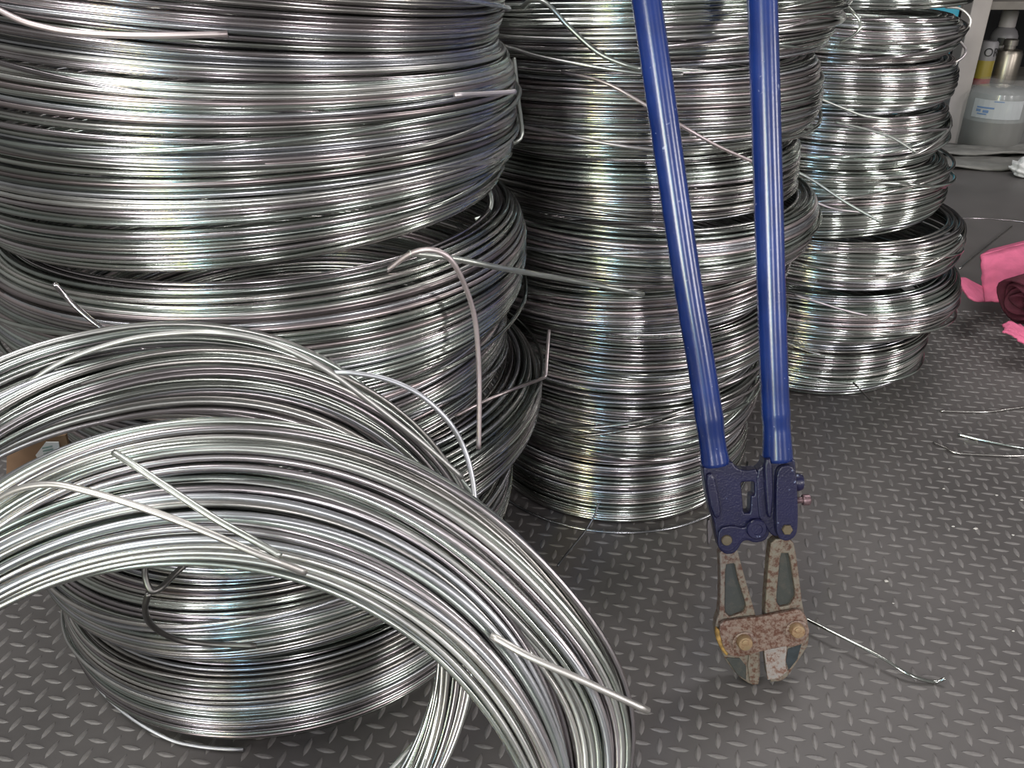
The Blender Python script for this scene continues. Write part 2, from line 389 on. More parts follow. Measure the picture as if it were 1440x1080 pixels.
for k, (dx, dy, z0, z1, R, tl, bl) in enumerate(Ms):
    MC.append(coil(MW[k], (CM[0]+dx, CM[1]+dy), z0, z1, R, tl, bl, 128, 7, 2, group=GM, toplayers=5, D=.0051))
Rs = [(-.01, 0, .0, .128, .238, (0, 0), .03), (-.005, 0, .130, .222, .268, (.02, .02), .03), (-.005, 0,   .225, .315, .247, (.01, .0), .016), (-.032, 0, .314, .436, .226, (.065, 0, .0), .020),
      (-.046, 0, .434, .526, .213, (.0, 0), .014), (-.05, 0, .526, .602, .214, (.02, 0, .02), .012), (-.052, 0, .602, .680, .216, (.02, 0, -.05), .03), (-.045, 0, .685, .79, .214, (.01, 0), .010)]
RW = ['bottom wire coil of the right stack, lying on the bare mat', 'widest wire coil in the right stack, second from the floor', 'wire coil in the right stack with its inside showing, third from the floor',
      'fourth wire coil from the floor in the right stack', 'fifth wire coil from the floor in the right stack', 'sixth wire coil from the floor in the right stack',
      'wire coil in the right stack flaring beside the teal box', 'topmost wire coil of the right stack, at the upper edge of the picture']
RC = []
for k, (dx, dy, z0, z1, R, tl, bl) in enumerate(Rs):
    RC.append(coil(RW[k], (CR[0]+dx, CR[1]+dy), z0, z1, R, tl, bl, 112, 7, 2, mat=M_wire_bright, group=GR, rough=1.25, toplayers=5, D=.0058))

# ------------------------------------------------------------------ the two loose coils leaning in front
DL = .0050                                                 # gauge of the loose coils
def hexpack(n, asp):
    pts = []
    s = 1.0
    for i in range(-30, 31):
        for j in range(-30, 31): pts.append((i+.5*(j & 1), j*.87))
    pts.sort(key=lambda p: (p[0]/asp)**2+(p[1])**2); return np.array(pts[:n])*DL*1.02
def loose(label, Cc, R, yaw, phi, bundles, segs, sides, flat=1.0, leftdamp=1.0):
    e1 = np.array([math.cos(yaw), math.sin(yaw), 0]); e2 = np.array([-math.sin(yaw)*math.sin(phi), math.cos(yaw)*math.sin(phi), math.cos(phi)])
    nn = np.cross(e1, e2); Cc = np.array(Cc)
    t = thing('loose_wire_coil', (Cc[0]-e2[0]*R, Cc[1]-e2[1]*R, 0), label, 'wire coil', 'loose coils leaning on the left stack')
    th = np.linspace(0, 2*np.pi, segs, endpoint=False)
    for (cnt, asp, off, offn, tw0, tw1, twp, fn) in bundles:
        P = hexpack(cnt, asp)
        # turns of one size lying off-centre: the band is broad at angle tw0 and piles up a quarter turn away
        tw = th-tw0+tw1*np.sin(2*(th-tw0))
        jp = harm(cnt, th, D*.45, 2); jq = harm(cnt, th, D*.45, 3)
        fo, fq = fn(th); sp = 1+.06*np.sin(2*th+twp)
        p = (P[:, :1]*np.cos(tw)-P[:, 1:]*np.sin(tw))*sp+jp+off*np.cos(tw)+fo
        q = P[:, :1]*np.sin(tw)*.45+P[:, 1:]*(np.abs(np.cos(tw))*.7+.3)*1.2+jq+offn+fq
        rr = R+p
        C = Cc+(rr*np.cos(th))[..., None]*e1+(rr*np.sin(th))[..., None]*e2+q[..., None]*nn
        if leftdamp != 1:
            u = np.minimum(0, np.cos(th))*R; C[..., 1] -= u*math.sin(yaw)*(1-leftdamp)
        zc = Cc[2]; lo = C[..., 2].min()
        C[..., 2] = np.where(C[..., 2] < zc, zc+(C[..., 2]-zc)*min(1, (zc-.004)/(zc-lo)), C[..., 2])
        T = frames(C); Nr = np.broadcast_to(nn, C.shape).copy(); Nr -= T*(Nr*T).sum(-1, keepdims=True); Nr /= np.linalg.norm(Nr, axis=2, keepdims=True); Bn = np.cross(T, Nr)
        for i in range(cnt):
            V, Q = loops_mesh(C[i:i+1], Nr[i:i+1], Bn[i:i+1], DL/2, sides)
            mesh_np('wire_strand', V, Q, M_wire_loose, t)
    return t
def bump(th, c, w): return np.exp(-((np.mod(th-c+np.pi, 2*np.pi)-np.pi)/w)**2)
zero = lambda th: (0*th, 0*th)
COA = loose('loose wire coil leaning on the left stack, behind the nearer loose coil', (-.266, .480, .260), .250, R_(30), R_(15),
            [(66, 2.2, .002, .0, R_(35), -.2, .4, zero), (14, 1.8, .030, -.012, R_(70), -.2, 2.0, lambda th: (.004*bump(th, 1.3, .7)+.035*bump(th, -.15, .5)-.012*bump(th, .55, .35), 0*th))], 150, 7, leftdamp=.75)
COB = loose('loose wire coil nearest the camera, its thick bundle arching down to the lower right', (-.199, .335, .274), .242, R_(10), R_(22),
            [(40, 2.6, -.022, .0, R_(66), -.15, .2, lambda th: (-.006*bump(th, 2.7, .6), 0*th)), (36, 2.5, .024, -.008, R_(56), -.15, 1.0, lambda th: (.014*bump(th, .18, .30)-.018*bump(th, 2.7, .65), 0*th))], 170, 8)

# ------------------------------------------------------------------ loose wire ends (parts of the coil they belong to)
def pts_l(lst, c, R): return [oncyl(x, y, c, R+dr) for x, y, dr in lst]
def end(parent, pts, mat=None, r=D/2, n=8, name='wire_end'): return tube(name, pts, r, mat or M_wire_end, parent, 8, n)
# left stack
end(LC[6], pts_l([(-40, -8, .004), (20, 25, .005), (60, 38, .005), (110, 46, .004), (200, 50, .003), (320, 48, .001)], CL, .272))
end(LC[5], pts_l([(640, 134, .002), (700, 131, .006), (724, 129, .012)], CL, .280))
cl = [atd(723, 82, .93), atd(725, 100, .93), atd(729, 140, .925), atd(734, 180, .92), atd(733, 192, .92), atd(727, 199, .92), atd(718, 203, .925)]
end(LC[5], cl, name='bent_wire_clip')
end(LC[5], [atd(687, 264, .90), atd(691, 278, .89), atd(690, 292, .885), atd(682, 303, .88), atd(668, 309, .88)], n=6)
end(LC[4], [oncyl(540, 384, CL, .262), oncyl(570, 361, CL, .280), oncyl(592, 352, CL, .292), oncyl(615, 353, CL, .302), oncyl(636, 368, CL, .308), oncyl(655, 405, CL, .310), oncyl(668, 450, CL, .312), oncyl(673, 510, CL, .314), oncyl(674, 570, CL, .318), oncyl(673, 631, CL, .324)], r=D*.56, name='hooked_wire_end')
end(LC[4], [oncyl(575, 356, CL, .284), oncyl(640, 364, CL, .290), oncyl(700, 376, CL, .300), atd(800, 394, .93), atd(905, 414, .985)], r=D*.62)
end(LC[4], pts_l([(76, 398, .010), (100, 425, .006), (140, 459, .005), (180, 482, .004), (212, 496, .006)], CL, .285), M_wire)
end(LC[2], [atd(640, 585, .84), atd(675, 567, .85), (atd(722, 547, .88)), atd(760, 533, .925), atd(767, 528, .93), atd(768, 518, .932), atd(770, 490, .935), atd(772, 464, .94)], M_wire, r=D*.45)
# dark tie wire round the second coil
end(LC[1], [atd(214, 770, .70), atd(206, 790, .695), atd(204, 810, .69), atd(212, 830, .69), atd(226, 827, .695), atd(245, 808, .71), atd(262, 793, .72), atd(272, 789, .72)], M_wire_dark, r=D*.62, name='tie_wire')
end(LC[1], [atd(209, 834, .70), atd(204, 855, .71), atd(210, 875, .73), atd(228, 890, .75), atd(255, 901, .77), atd(300, 906, .785), atd(360, 908, .79)], M_wire_dark, r=D*.62, name='tie_wire')
# loose coils
end(COA, [atd(30, 545, .60), atd(90, 508, .60), atd(170, 480, .60), atd(240, 469, .595), atd(310, 468, .59), atd(380, 482, .60), atd(450, 515, .61), atd(520, 565, .63), atd(590, 620, .65), atd(650, 672, .67)])
end(COA, [atd(470, 524, .66), atd(500, 525, .66), atd(545, 534, .665), atd(590, 555, .67), atd(630, 592, .68), atd(653, 632, .69), atd(664, 672, .69), atd(668, 705, .69)])
end(COB, [atd(160, 636, .495), atd(190, 655, .49), atd(230, 682, .488), atd(300, 728, .485), atd(350, 756, .485), atd(395, 782, .49)])
end(COB, [atd(-30, 720, .50), atd(20, 690, .49), atd(70, 681, .485), atd(120, 690, .482), atd(200, 714, .48), atd(290, 748, .48), atd(370, 782, .485), atd(430, 805, .50)])
end(COB, [atd(690, 893, .545), atd(748, 925, .54), atd(830, 962, .545), atd(912, 1000, .555)], n=6, r=D*.56)
end(COB, [atd(800, 830, .64), atd(832, 890, .65), atd(855, 950, .66), atd(867, 1000, .665), atd(873, 1050, .67), atd(874, 1100, .68)])
# middle stack
end(MC[7], [oncyl(735, 10, CM, .284), oncyl(748, 0, CM, .29), oncyl(770, 6, CM, .292), oncyl(800, 38, CM, .290), oncyl(838, 72, CM, .288), oncyl(870, 88, CM, .286), oncyl(900, 97, CM, .284)], r=D*.62)
end(MC[7], [oncyl(685, 58, CM, .285), oncyl(720, 68, CM, .282), oncyl(760, 80, CM, .280), oncyl(830, 93, CM, .280), oncyl(910, 104, CM, .279), oncyl(960, 105, CM, .276)], M_wire, r=D*.55)
end(MC[6], [oncyl(790, 101, CM, .255), oncyl(850, 116, CM, .268), oncyl(905, 146, CM, .270), oncyl(955, 175, CM, .270), oncyl(1010, 206, CM, .268), oncyl(1060, 228, CM, .264)])
end(MC[6], [oncyl(735, 178, CM, .264), oncyl(800, 191, CM, .266), oncyl(860, 203, CM, .266), oncyl(930, 212, CM, .264)])
end(MC[5], [oncyl(730, 309, CM, .256), oncyl(790, 325, CM, .258), oncyl(850, 333, CM, .258), oncyl(900, 336, CM, .256)])
end(MC[1], [oncyl(745, 600, CM, .225), oncyl(780, 606, CM, .228), oncyl(820, 614, CM, .226)])
end(MC[0], [atd(842, 707, 1.20), atd(836, 725, 1.20), atd(822, 748, 1.2), atd(800, 775, 1.17), atd(784, 796, 1.14)], M_wire_dark, r=D*.35)
tube('loose_turn', [np.array([CL[0]-.020+(.289-.008*(a-2.6))*math.cos(a), CL[1]+(.289-.008*(a-2.6))*math.sin(a), .105-.10*min(1, max(0, (a-2.7)/1.7))]) for a in np.linspace(2.6, 4.7, 30)], D*.5, M_wire_end, LC[0], 8, 2)
tube('loose_turn', [np.array([CM[0]+.232*math.cos(a), CM[1]-.04+.232*math.sin(a), .0034+.0*a]) for a in np.linspace(3.2, 6.1, 30)], D*.45, M_wire_bright, MC[0], 8, 2)
end(MC[7], [atd(1188, 6, 1.10), atd(1200, 18, 1.09), atd(1209, 30, 1.09), atd(1208, 42, 1.09), atd(1196, 53, 1.10), atd(1182, 60, 1.11)], r=D*.45)
# right stack
end(RC[5], [atd(1148, 137, 1.36), atd(1185, 152, 1.37), atd(1215, 163, 1.38), atd(1250, 168, 1.385)], r=D*.45)
end(RC[4], [atd(1175, 172, 1.37), atd(1215, 181, 1.37), atd(1255, 194, 1.37), atd(1287, 214, 1.37)], r=D*.45)
end(RC[3], [atd(1100, 232, 1.36), atd(1140, 252, 1.36), atd(1190, 285, 1.36), atd(1238, 312, 1.36)], r=D*.5)
end(RC[3], [atd(1130, 277, 1.38), atd(1170, 293, 1.385), atd(1215, 299, 1.39)], r=D*.45)
end(RC[7], [atd(1330, 10, 1.44), atd(1350, 12, 1.44), atd(1364, 25, 1.44), atd(1362, 40, 1.445), atd(1352, 48, 1.45)], r=D*.5)
end(RC[6], [atd(1335, 92, 1.47), atd(1352, 82, 1.46), atd(1358, 70, 1.46), atd(1350, 58, 1.47)], r=D*.5)
end(RC[2], [atd(1310, 348, 1.55), atd(1312, 338, 1.54), atd(1325, 331, 1.54), atd(1345, 328, 1.56), atd(1354, 336, 1.57)], r=D*.5)
end(RC[1], [atd(1118, 415, 1.46), atd(1150, 425, 1.46), atd(1190, 437, 1.465), atd(1220, 444, 1.47)], r=D*.5)
end(RC[0], [atd(1200, 538, 1.56), atd(1210, 548, 1.55), atd(1224, 563, 1.58)], M_wire_dark, r=D*.4)

# wire offcuts on the floor
def offcut(label, px, r=.0016, mat=None, zs=None, n=8):
    P = [atz(x, y, (zs[i] if zs else 0)+r+.0012) for i, (x, y) in enumerate(px)]
    o = tube('wire_offcut', [p-np.array([P[0][0], P[0][1], 0]) for p in P], r, mat or M_wire_bright, None, 8, n)
    o.location = (P[0][0], P[0][1], 0); tag(o, label, 'wire', 'loose wire pieces on the mat'); return o
offcut('bent wire piece on the mat, running from the bolt cutter jaws to a hooked tip', [(1132, 870), (1160, 884), (1200, 904), (1240, 925), (1272, 945), (1295, 955), (1315, 959), (1329, 954)], .0021, zs=[.012, .012, .012, .010, .006, .002, .0, .006])
offcut('upper of three wire pieces at the right edge, with a bright straight tip', [(1323, 578), (1358, 579), (1390, 579), (1420, 575), (1460, 570)], .0018)
offcut('straight middle wire piece of three at the right edge of the mat', [(1347, 611), (1380, 619), (1420, 627), (1460, 633)], .0020)
offcut('lowest of three wire pieces at the right edge, kinked near its tip', [(1312, 622), (1328, 629), (1345, 637), (1390, 640), (1420, 641), (1460, 640)], .0017, M_wire)
offcut('thin straight wire standing out from the right stack towards the pink cloth', [(1349, 378), (1375, 356), (1400, 336), (1423, 318)], .0016)
offcut('long thin wire lying across the far floor', [(1325, 308), (1370, 307), (1410, 309), (1470, 316)], .0014, M_wire)
M_chip = simple('plastic_chip', (.55, .53, .50), .5)
for k, (x, y, s) in enumerate([(1246, 818, .004), (1340, 741, .0035), (1372, 744, .004), (1327, 688, .003), (1437, 704, .004), (1424, 753, .003), (1401, 697, .003), (1335, 660, .003), (1256, 849, .002), (1425, 888, .0025)]):
    p = atz(x, y); V = [(s*math.cos(a)*random.uniform(.6, 1.1), s*.6*math.sin(a)*random.uniform(.6, 1.1), 0.0002) for a in np.linspace(0, 6.28, 7)[:-1]]
    V += [(v[0]*.7, v[1]*.7, s*.35) for v in V]
    o = mesh_pd('metal_chip', V, [tuple(range(6))[::-1], tuple(range(6, 12))]+[(i, (i+1) % 6, 6+(i+1) % 6, 6+i) for i in range(6)], M_chip)
    o.location = (p[0], p[1], .0005); tag(o, 'tiny pale chip lying on the tread mat', 'chip', 'pale chips scattered on the mat')

# ------------------------------------------------------------------ bolt cutter, leaning on the middle stack
TIP = atz(1066, 958); LEAN = R_(17.6)
EV = np.array([0, math.sin(LEAN), math.cos(LEAN)]); EU = np.array([1., 0, 0]); EW = np.cross(EU, EV)   # EW points to the viewer
PO = TIP+np.array([0, -.0, .006])
def onp(px, py, w=0.):
    r = ray(px, py); t = ((PO+EW*w-CAM)@EW)/(r@EW); p = CAM+r*t-PO-EW*w
    return np.array([p@EU, p@EV])
def W3(u, v, w): return PO+EU*u+EV*v+EW*w
cutter = thing('bolt_cutter', (TIP[0], TIP[1], 0), 'bolt cutter with long blue tube handles and rusty jaws, leaning on the middle stack', 'bolt cutter')
def chaikin(P, n=1, k=.22):
    P = [np.array(p, float) for p in P]
    for _ in range(n):
        Q = []
        for i in range(len(P)):
            a, b = P[i], P[(i+1) % len(P)]; Q += [a+(b-a)*k, b-(b-a)*k]
        P = Q
    return P
def plate(name, outline, w0, w1, mat, parent, holes=(), bev=.0010, rnd=1):
    wm = (w0+w1)/2; cu = bpy.data.curves.new(name, 'CURVE'); cu.dimensions = '2D'; cu.fill_mode = 'BOTH'
    for poly in [outline]+list(holes):
        P = chaikin([onp(x, y, wm) for x, y in poly], rnd if poly is outline else 1, .22 if poly is outline else .12)
        s = cu.splines.new('POLY'); s.points.add(len(P)-1); s.use_cyclic_u = True
        for q, p in zip(s.points, P): q.co = (p[0], p[1], 0, 1)
    cu.extrude = max(1e-4, (w1-w0)/2-bev); cu.bevel_depth = bev; cu.bevel_resolution = 2; cu.offset = -bev
    tmp = bpy.data.objects.new('tmp', cu); COL.objects.link(tmp)
    me = bpy.data.meshes.new_from_object(tmp.evaluated_get(bpy.context.evaluated_depsgraph_get()))
    bpy.data.objects.remove(tmp); bpy.data.curves.remove(cu)
    o_ = np.array(parent['_o'])
    for v in me.vertices: v.co = W3(v.co.x, v.co.y, v.co.z+wm)-o_
    me.materials.clear(); me.materials.append(mat); me.name = name
    me.polygons.foreach_set('use_smooth', [False]*len(me.polygons))
    return link(name, me, parent)
def stud(name, px, py, w0, prof, mat, parent, n=20):
    u, v = onp(px, py, w0+prof[-1][1]*.5); return lathe(name, W3(u, v, w0), prof, mat, parent, n, EW, smooth=n > 8)
# handles
def handle(path, rad, label):
    P = [np.r_[onp(x, y, .0), 0.] for x, y in path]; d = (P[0]-P[1]); d /= np.linalg.norm(d)
    P = [P[0]+d*.34]+P; C = cat([W3(*p) for p in P], 10)
    o = tube('handle', list(C), .0155, M_blue, cutter, 28, 1, spline=False, radii=rad); return o
hl = handle([(909, -2), (961, 360), (984, 500), (994, 565), (1000, 610), (1006, 652)], [.0155]*9+[.0162, .0150, .0152, .0165], 'left')
hr = handle([(1072, -2), (1083, 360), (1087, 480), (1090, 560), (1092, 600), (1093.5, 646)], [.0155]*9+[.0160, .0150, .0160, .0172], 'right')
for h_ in (hl, hr): h_['label'] = 'long glossy blue tube handle'
# forged yokes
yl = plate('yoke', [(985, 648), (1026, 645), (1033, 655), (1046, 659), (1064, 656), (1068, 690), (1068, 722), (1077, 733), (1080, 746), (1073, 757), (1059, 760), (1048, 756), (1041, 758), (1036, 768), (1029, 775), (1018, 776), (1009, 769), (1005, 752), (1002, 730), (995, 712), (990, 685)],
           -.009, .009, M_navy, cutter, [[(1039, 675), (1058, 674), (1058, 693), (1053, 694), (1052, 718), (1043, 718), (1041, 695)]], bev=.002)
yl['label'] = 'navy forged joint with a slot, under the left handle'
plate('yoke_rib', [(991, 668), (1003, 664), (1011, 700), (1014, 724), (1005, 730), (996, 706)], .008, .015, M_navy, yl, bev=.003)
plate('pivot_lug', [(1010, 742), (1030, 738), (1046, 742), (1055, 733), (1068, 731), (1078, 738), (1079, 750), (1070, 758), (1058, 759), (1045, 756), (1038, 764), (1030, 774), (1018, 776), (1008, 767)], .008, .013, M_navy, yl, bev=.0015)
yr = plate('yoke', [(1060, 660), (1070, 652), (1072, 640), (1114, 638), (1116, 665), (1118, 700), (1116, 742), (1096, 750), (1083, 750), (1074, 738), (1064, 728), (1061, 700)], -.010, .010, M_navy, cutter, bev=.002)
yr['label'] = 'navy forged joint under the right handle'
plate('yoke_rib', [(1073, 645), (1085, 643), (1087, 690), (1084, 728), (1078, 726), (1075, 690)], .009, .016, M_navy, yr, bev=.003)
lk = plate('link_strap', [(1091, 665), (1097, 655), (1112, 653), (1118, 664), (1121, 700), (1121, 742), (1117, 754), (1106, 760), (1095, 757), (1090, 745), (1090, 700)], .011, .018, M_navy, cutter, bev=.0015, rnd=2)
plate('link_strap', [(1091, 665), (1097, 655), (1112, 653), (1118, 664), (1121, 700), (1121, 742), (1117, 754), (1106, 760), (1095, 757), (1090, 745), (1090, 700)], -.018, -.011, M_navy, cutter, bev=.0015, rnd=2)
hexp = lambda r, h: [(r*.99, 0), (r, .0004), (r, h-.0007), (r*.86, h)]
stud('bolt', 1107, 745, .018, hexp(.0062, .004), M_bolt_dull, cutter, 6)
stud('bolt', 1022, 760, .013, [(.0062, 0), (.0062, .002), (.0055, .003), (.0035, .0032)], M_bolt_dull, cutter)
stud('pivot_boss', 1064, 744, .013, [(.0118, 0), (.0118, .0015), (.0105, .003), (.0065, .003), (.006, .0022), (.003, .0022)], M_navy, cutter)
u0, v0 = onp(1120, 703, 0.)
lathe('adjusting_bolt', W3(u0-.006, v0, 0.002), [(.0038, 0), (.0038, .012), (.0060, .0122), (.0066, .014), (.0062, .020), (.0040, .0215)], simple('pinkish_bolt', (.20, .13, .145), .4, .6, var=.4, vscale=300), cutter, 16, EU+.05*EV)
u0, v0 = onp(1117, 678, 0.)
lathe('stop_bolt', W3(u0-.004, v0, 0.0), [(.0105, 0), (.0105, .008), (.0090, .0125), (.004, .0145)], M_navy, cutter, 20, EU)
u0, v0 = onp(996, 745, 0.)
plate('spring_tab', [(994, 733), (998, 728), (1002, 748), (999, 756), (996, 768), (995, 758)], -.006, .0, M_wire_dark, cutter, bev=.0005)
# jaws
jl = plate('jaw', [(1009, 768), (1034, 766), (1040, 790), (1050, 825), (1061, 863), (1066, 900), (1067, 958), (1054, 959), (1036, 947), (1017, 923), (1007, 898), (1003.5, 882), (1005, 869), (1010, 857), (1011, 802)], -.0075, .0075, M_jaw, cutter,
           [[(1018, 791), (1031, 789), (1035, 810), (1047, 848), (1043, 857), (1024, 864), (1017, 857)]], bev=.0016)
jl['label'] = 'rust-stained steel left jaw with a three-sided opening'
jr = plate('jaw', [(1082, 755), (1112, 754), (1118, 782), (1127, 857), (1134, 869), (1135, 902), (1126, 916), (1107, 944), (1103, 949), (1094, 954), (1078.5, 955), (1074, 915), (1073, 859), (1075, 823), (1078.5, 782)], -.0075, .0075, M_jaw, cutter,
           [[(1095, 775), (1107, 775), (1116, 834), (1108, 847), (1094, 850), (1089, 842)]], bev=.0016)
jr['label'] = 'rust-stained steel right jaw with a long opening'
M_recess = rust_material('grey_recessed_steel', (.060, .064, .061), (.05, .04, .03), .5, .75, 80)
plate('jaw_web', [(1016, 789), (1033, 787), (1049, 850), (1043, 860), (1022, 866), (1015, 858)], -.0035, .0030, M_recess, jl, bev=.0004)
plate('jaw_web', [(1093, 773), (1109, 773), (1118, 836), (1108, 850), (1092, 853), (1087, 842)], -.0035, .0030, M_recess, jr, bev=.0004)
plate('jaw_bevel', [(1020, 924), (1040, 925), (1049, 936), (1049, 956), (1036, 948)], .006, .0085, M_recess, jl, bev=.0010, rnd=0)
plate('cutting_edge', [(1053, 918), (1066, 916), (1067, 958), (1054, 958), (1051, 935)], .006, .0095, M_jaw, jl, bev=.0008, rnd=0)
plate('cutting_edge', [(1073.5, 913), (1106, 907), (1104, 934), (1107, 943), (1094, 953), (1079, 955)], .006, .0105, M_edge, jr, bev=.0008, rnd=0)
plate('jaw_bevel', [(1108, 912), (1127, 906), (1121, 927), (1109, 942), (1105, 930)], .0070, .0082, simple('blued_steel', (.045, .055, .062), .4, .5, var=.3, vscale=80), jr, bev=.0004, rnd=0)
STR = [(1012, 873), (1040, 869), (1069, 866), (1100, 860), (1123, 855.5), (1131, 863), (1135, 875), (1134, 900), (1120, 907), (1092, 909), (1065, 916), (1052, 920), (1028, 923), (1017, 911), (1011, 888)]
st = plate('jaw_strap', STR, .0085, .0145, M_strap, cutter, bev=.0012); st['label'] = 'rusty steel plate bolted across both jaws'
plate('jaw_strap', STR, -.0145, -.0085, M_strap, cutter, bev=.0012)
plate('rust_crust', [(1006, 880), (1012, 885), (1018, 900), (1024, 914), (1022, 922), (1013, 912), (1006, 896)], .004, .0125, simple('ochre_rust', (.34, .20, .055), .7, 0, .5, 300, .5, 150), cutter, bev=.002)
for (x, y, a, b_) in [(1047, 905, .0145, .0090), (1121, 888, .0138, .0086)]:
    stud('washer', x, y, .0145, [(a, 0), (a, .0014), (a*.93, .002), (a*.55, .002)], M_strap, cutter, 28)
    nt_ = stud('jaw_bolt', x+.5, y-1, .0163, [(b_, 0), (b_, .006), (b_*.86, .0082), (b_*.5, .0088)], M_bolt, cutter, 24)
    stud('bolt_tip', x+1.5, y-1, .0245, [(b_*.42, 0), (b_*.40, .0014), (b_*.2, .0018)], M_bolt, nt_, 16)

# ------------------------------------------------------------------ paper tag on the left stack
M_card = simple('brown_cardboard', (.22, .135, .075), .85, var=.15, vscale=60)
M_paper = simple('white_paper', (.72, .74, .73), .8)
M_ink = simple('green_grey_print', (.20, .30, .27), .8)
TY = float(oncyl(75, 655, CL, .335)[1]); tp = aty(68, 652, TY); tg = thing('cardboard_tag', tuple(tp-np.array([0, 0, .05])), 'brown cardboard tag with a printed white label, in the gap between loose coils', 'tag')
def tagpoly(name, px, dy, mat, parent, th=.001):
    P = [aty(x, y, TY-dy) for x, y in px]; n = len(P); B = [p+np.array([0, th, 0]) for p in P]
    return mesh_pd(name, P+B, [tuple(range(n)), tuple(range(n, 2*n))[::-1]]+[(i, i+n, (i+1) % n+n, (i+1) % n) for i in range(n)], mat, parent)
tagpoly('card', [(8, 705), (10, 625), (92, 612), (110, 690)], 0, M_card, tg, .003)
lb = tagpoly('paper_label', [(50, 640), (64, 622), (82, 622), (86, 645), (58, 655)], .002, M_paper, tg)
for k in range(4): tagpoly('print_line', [(59+k*1.0, 630+k*4), (73+k*1.0, 627+k*4), (73.4+k, 628.6+k*4), (59.4+k, 631.6+k*4)], .0035, M_ink, lb, .0005)

# ------------------------------------------------------------------ pink cloth by the right edge
M_pink = simple('pink_cloth', (.66, .14, .26), .85, 0, .6, 120, .12, 40)
M_maroon = simple('maroon_roll_end', (.075, .010, .022), .85, 0, .5, 150, .3, 60)
pc = thing('pink_cloth_roll', tuple(atz(1420, 455)), 'crumpled pink cloth roll on the floor at the right edge', 'cloth roll')
def sheet(name, rows, mat, th=.004, sub=5, parent=pc, jit=.0):
    """sheet through a grid of (px, py, depth) control points, given thickness"""
    G = np.array([[atd(*q) for q in r] for r in rows]); a = np.array([cat(list(r), sub) for r in G]); b_ = np.array([cat(list(a[:, j]), sub) for j in range(a.shape[1])])
    n, m, _ = b_.shape
    b_ = b_+rng.normal(0, jit, b_.shape)
    V = b_.reshape(-1, 3); F = [(i*m+j, (i+1)*m+j, (i+1)*m+j+1, i*m+j+1) for i in range(n-1) for j in range(m-1)]
    o = mesh_pd(name, V, F, mat, parent, True); md = o.modifiers.new('thickness', 'SOLIDIFY'); md.thickness = th; md.offset = 0; return o
sheet('cloth_face', [[(1379, 360, 2.00), (1410, 352, 2.02), (1445, 343, 2.04), (1490, 338, 2.08)], [(1381, 392, 1.97), (1408, 384, 1.95), (1445, 385, 1.95), (1490, 380, 1.98)], [(1382, 424, 1.93), (1405, 424, 1.90), (1445, 430, 1.88), (1490, 430, 1.9)]], M_pink, .006, jit=.0006)
sheet('cloth_top', [[(1379, 360, 2.00), (1410, 352, 2.02), (1445, 343, 2.04), (1490, 338, 2.08)], [(1392, 352, 2.12), (1420, 345, 2.13), (1450, 338, 2.15), (1490, 334, 2.17)]], M_pink, .006)
sheet('cloth_flap', [[(1346, 392, 1.90), (1356, 391, 1.92), (1368, 397, 1.94), (1382, 404, 1.96)], [(1352, 404, 1.86), (1360, 406, 1.87), (1370, 410, 1.88), (1383, 414, 1.90)], [(1362, 418, 1.84), (1367, 421, 1.84), (1374, 424, 1.85), (1384, 424, 1.88)]], M_pink, .004)
# rolled end: a spiral of cloth
ctr = atd(1432, 424, 1.80); ax = np.array([.93, .34, .12]); ax /= np.linalg.norm(ax)
uu = np.cross(ax, (0, 0, 1)); uu /= np.linalg.norm(uu); vv = np.cross(uu, ax); V = []; F = []
m = 90
for i in range(m):
    a = i/m*2*math.pi*4.2; r = .010+.046*i/m*(1+.10*math.sin(3*a+1))
    for h in (0, .26): V.append(ctr+uu*r*math.cos(a)*1.15+vv*r*math.sin(a)*.95+ax*(h+(.008*math.sin(a*1.7) if h == 0 else 0)))
for i in range(m-1): F.append((2*i, 2*i+1, 2*i+3, 2*i+2))
ro = mesh_pd('rolled_end', V, F, M_maroon, pc, True); md = ro.modifiers.new('thickness', 'SOLIDIFY'); md.thickness = .004; md.offset = 0
sheet('torn_edge', [[(1408, 458, 1.76), (1420, 452, 1.77), (1440, 460, 1.77), (1480, 470, 1.78)], [(1414, 462, 1.74), (1425, 464, 1.74), (1442, 474, 1.73), (1480, 488, 1.73)], [(1409, 466, 1.73), (1424, 472, 1.72), (1442, 484, 1.715), (1480, 498, 1.71)]], M_pink, .004, jit=.0012)

# ------------------------------------------------------------------ background at the upper right
M_post = simple('cream_post', (.36, .325, .305), .55, var=.12, vscale=8)
pb = atz(1333, 207); post = box('post', (pb[0]-.037, pb[1], 0), (pb[0]+.037, pb[1]+.075, 2.4), M_post, None, .004)
tag(post, 'upright cream painted square post behind the right stack', 'post')
M_shelf = simple('shelf_board', (.16, .145, .13), .7, var=.25, vscale=10)
sh = thing('storage_shelf', (2.3, 3.9, 0), 'dark low storage shelf behind the cream post', 'shelf')
box('shelf_board', (1.62, 3.62, .20), (3.4, 4.2, .225), M_shelf, sh, .003)
box('shelf_board', (1.62, 3.62, .515), (3.4, 4.2, .545), M_shelf, sh, .003)
for x in (1.64, 3.35):
    for y in (3.65, 4.15): box('leg', (x-.02, y-.02, 0), (x+.02, y+.02, .515), M_shelf, sh, .002)
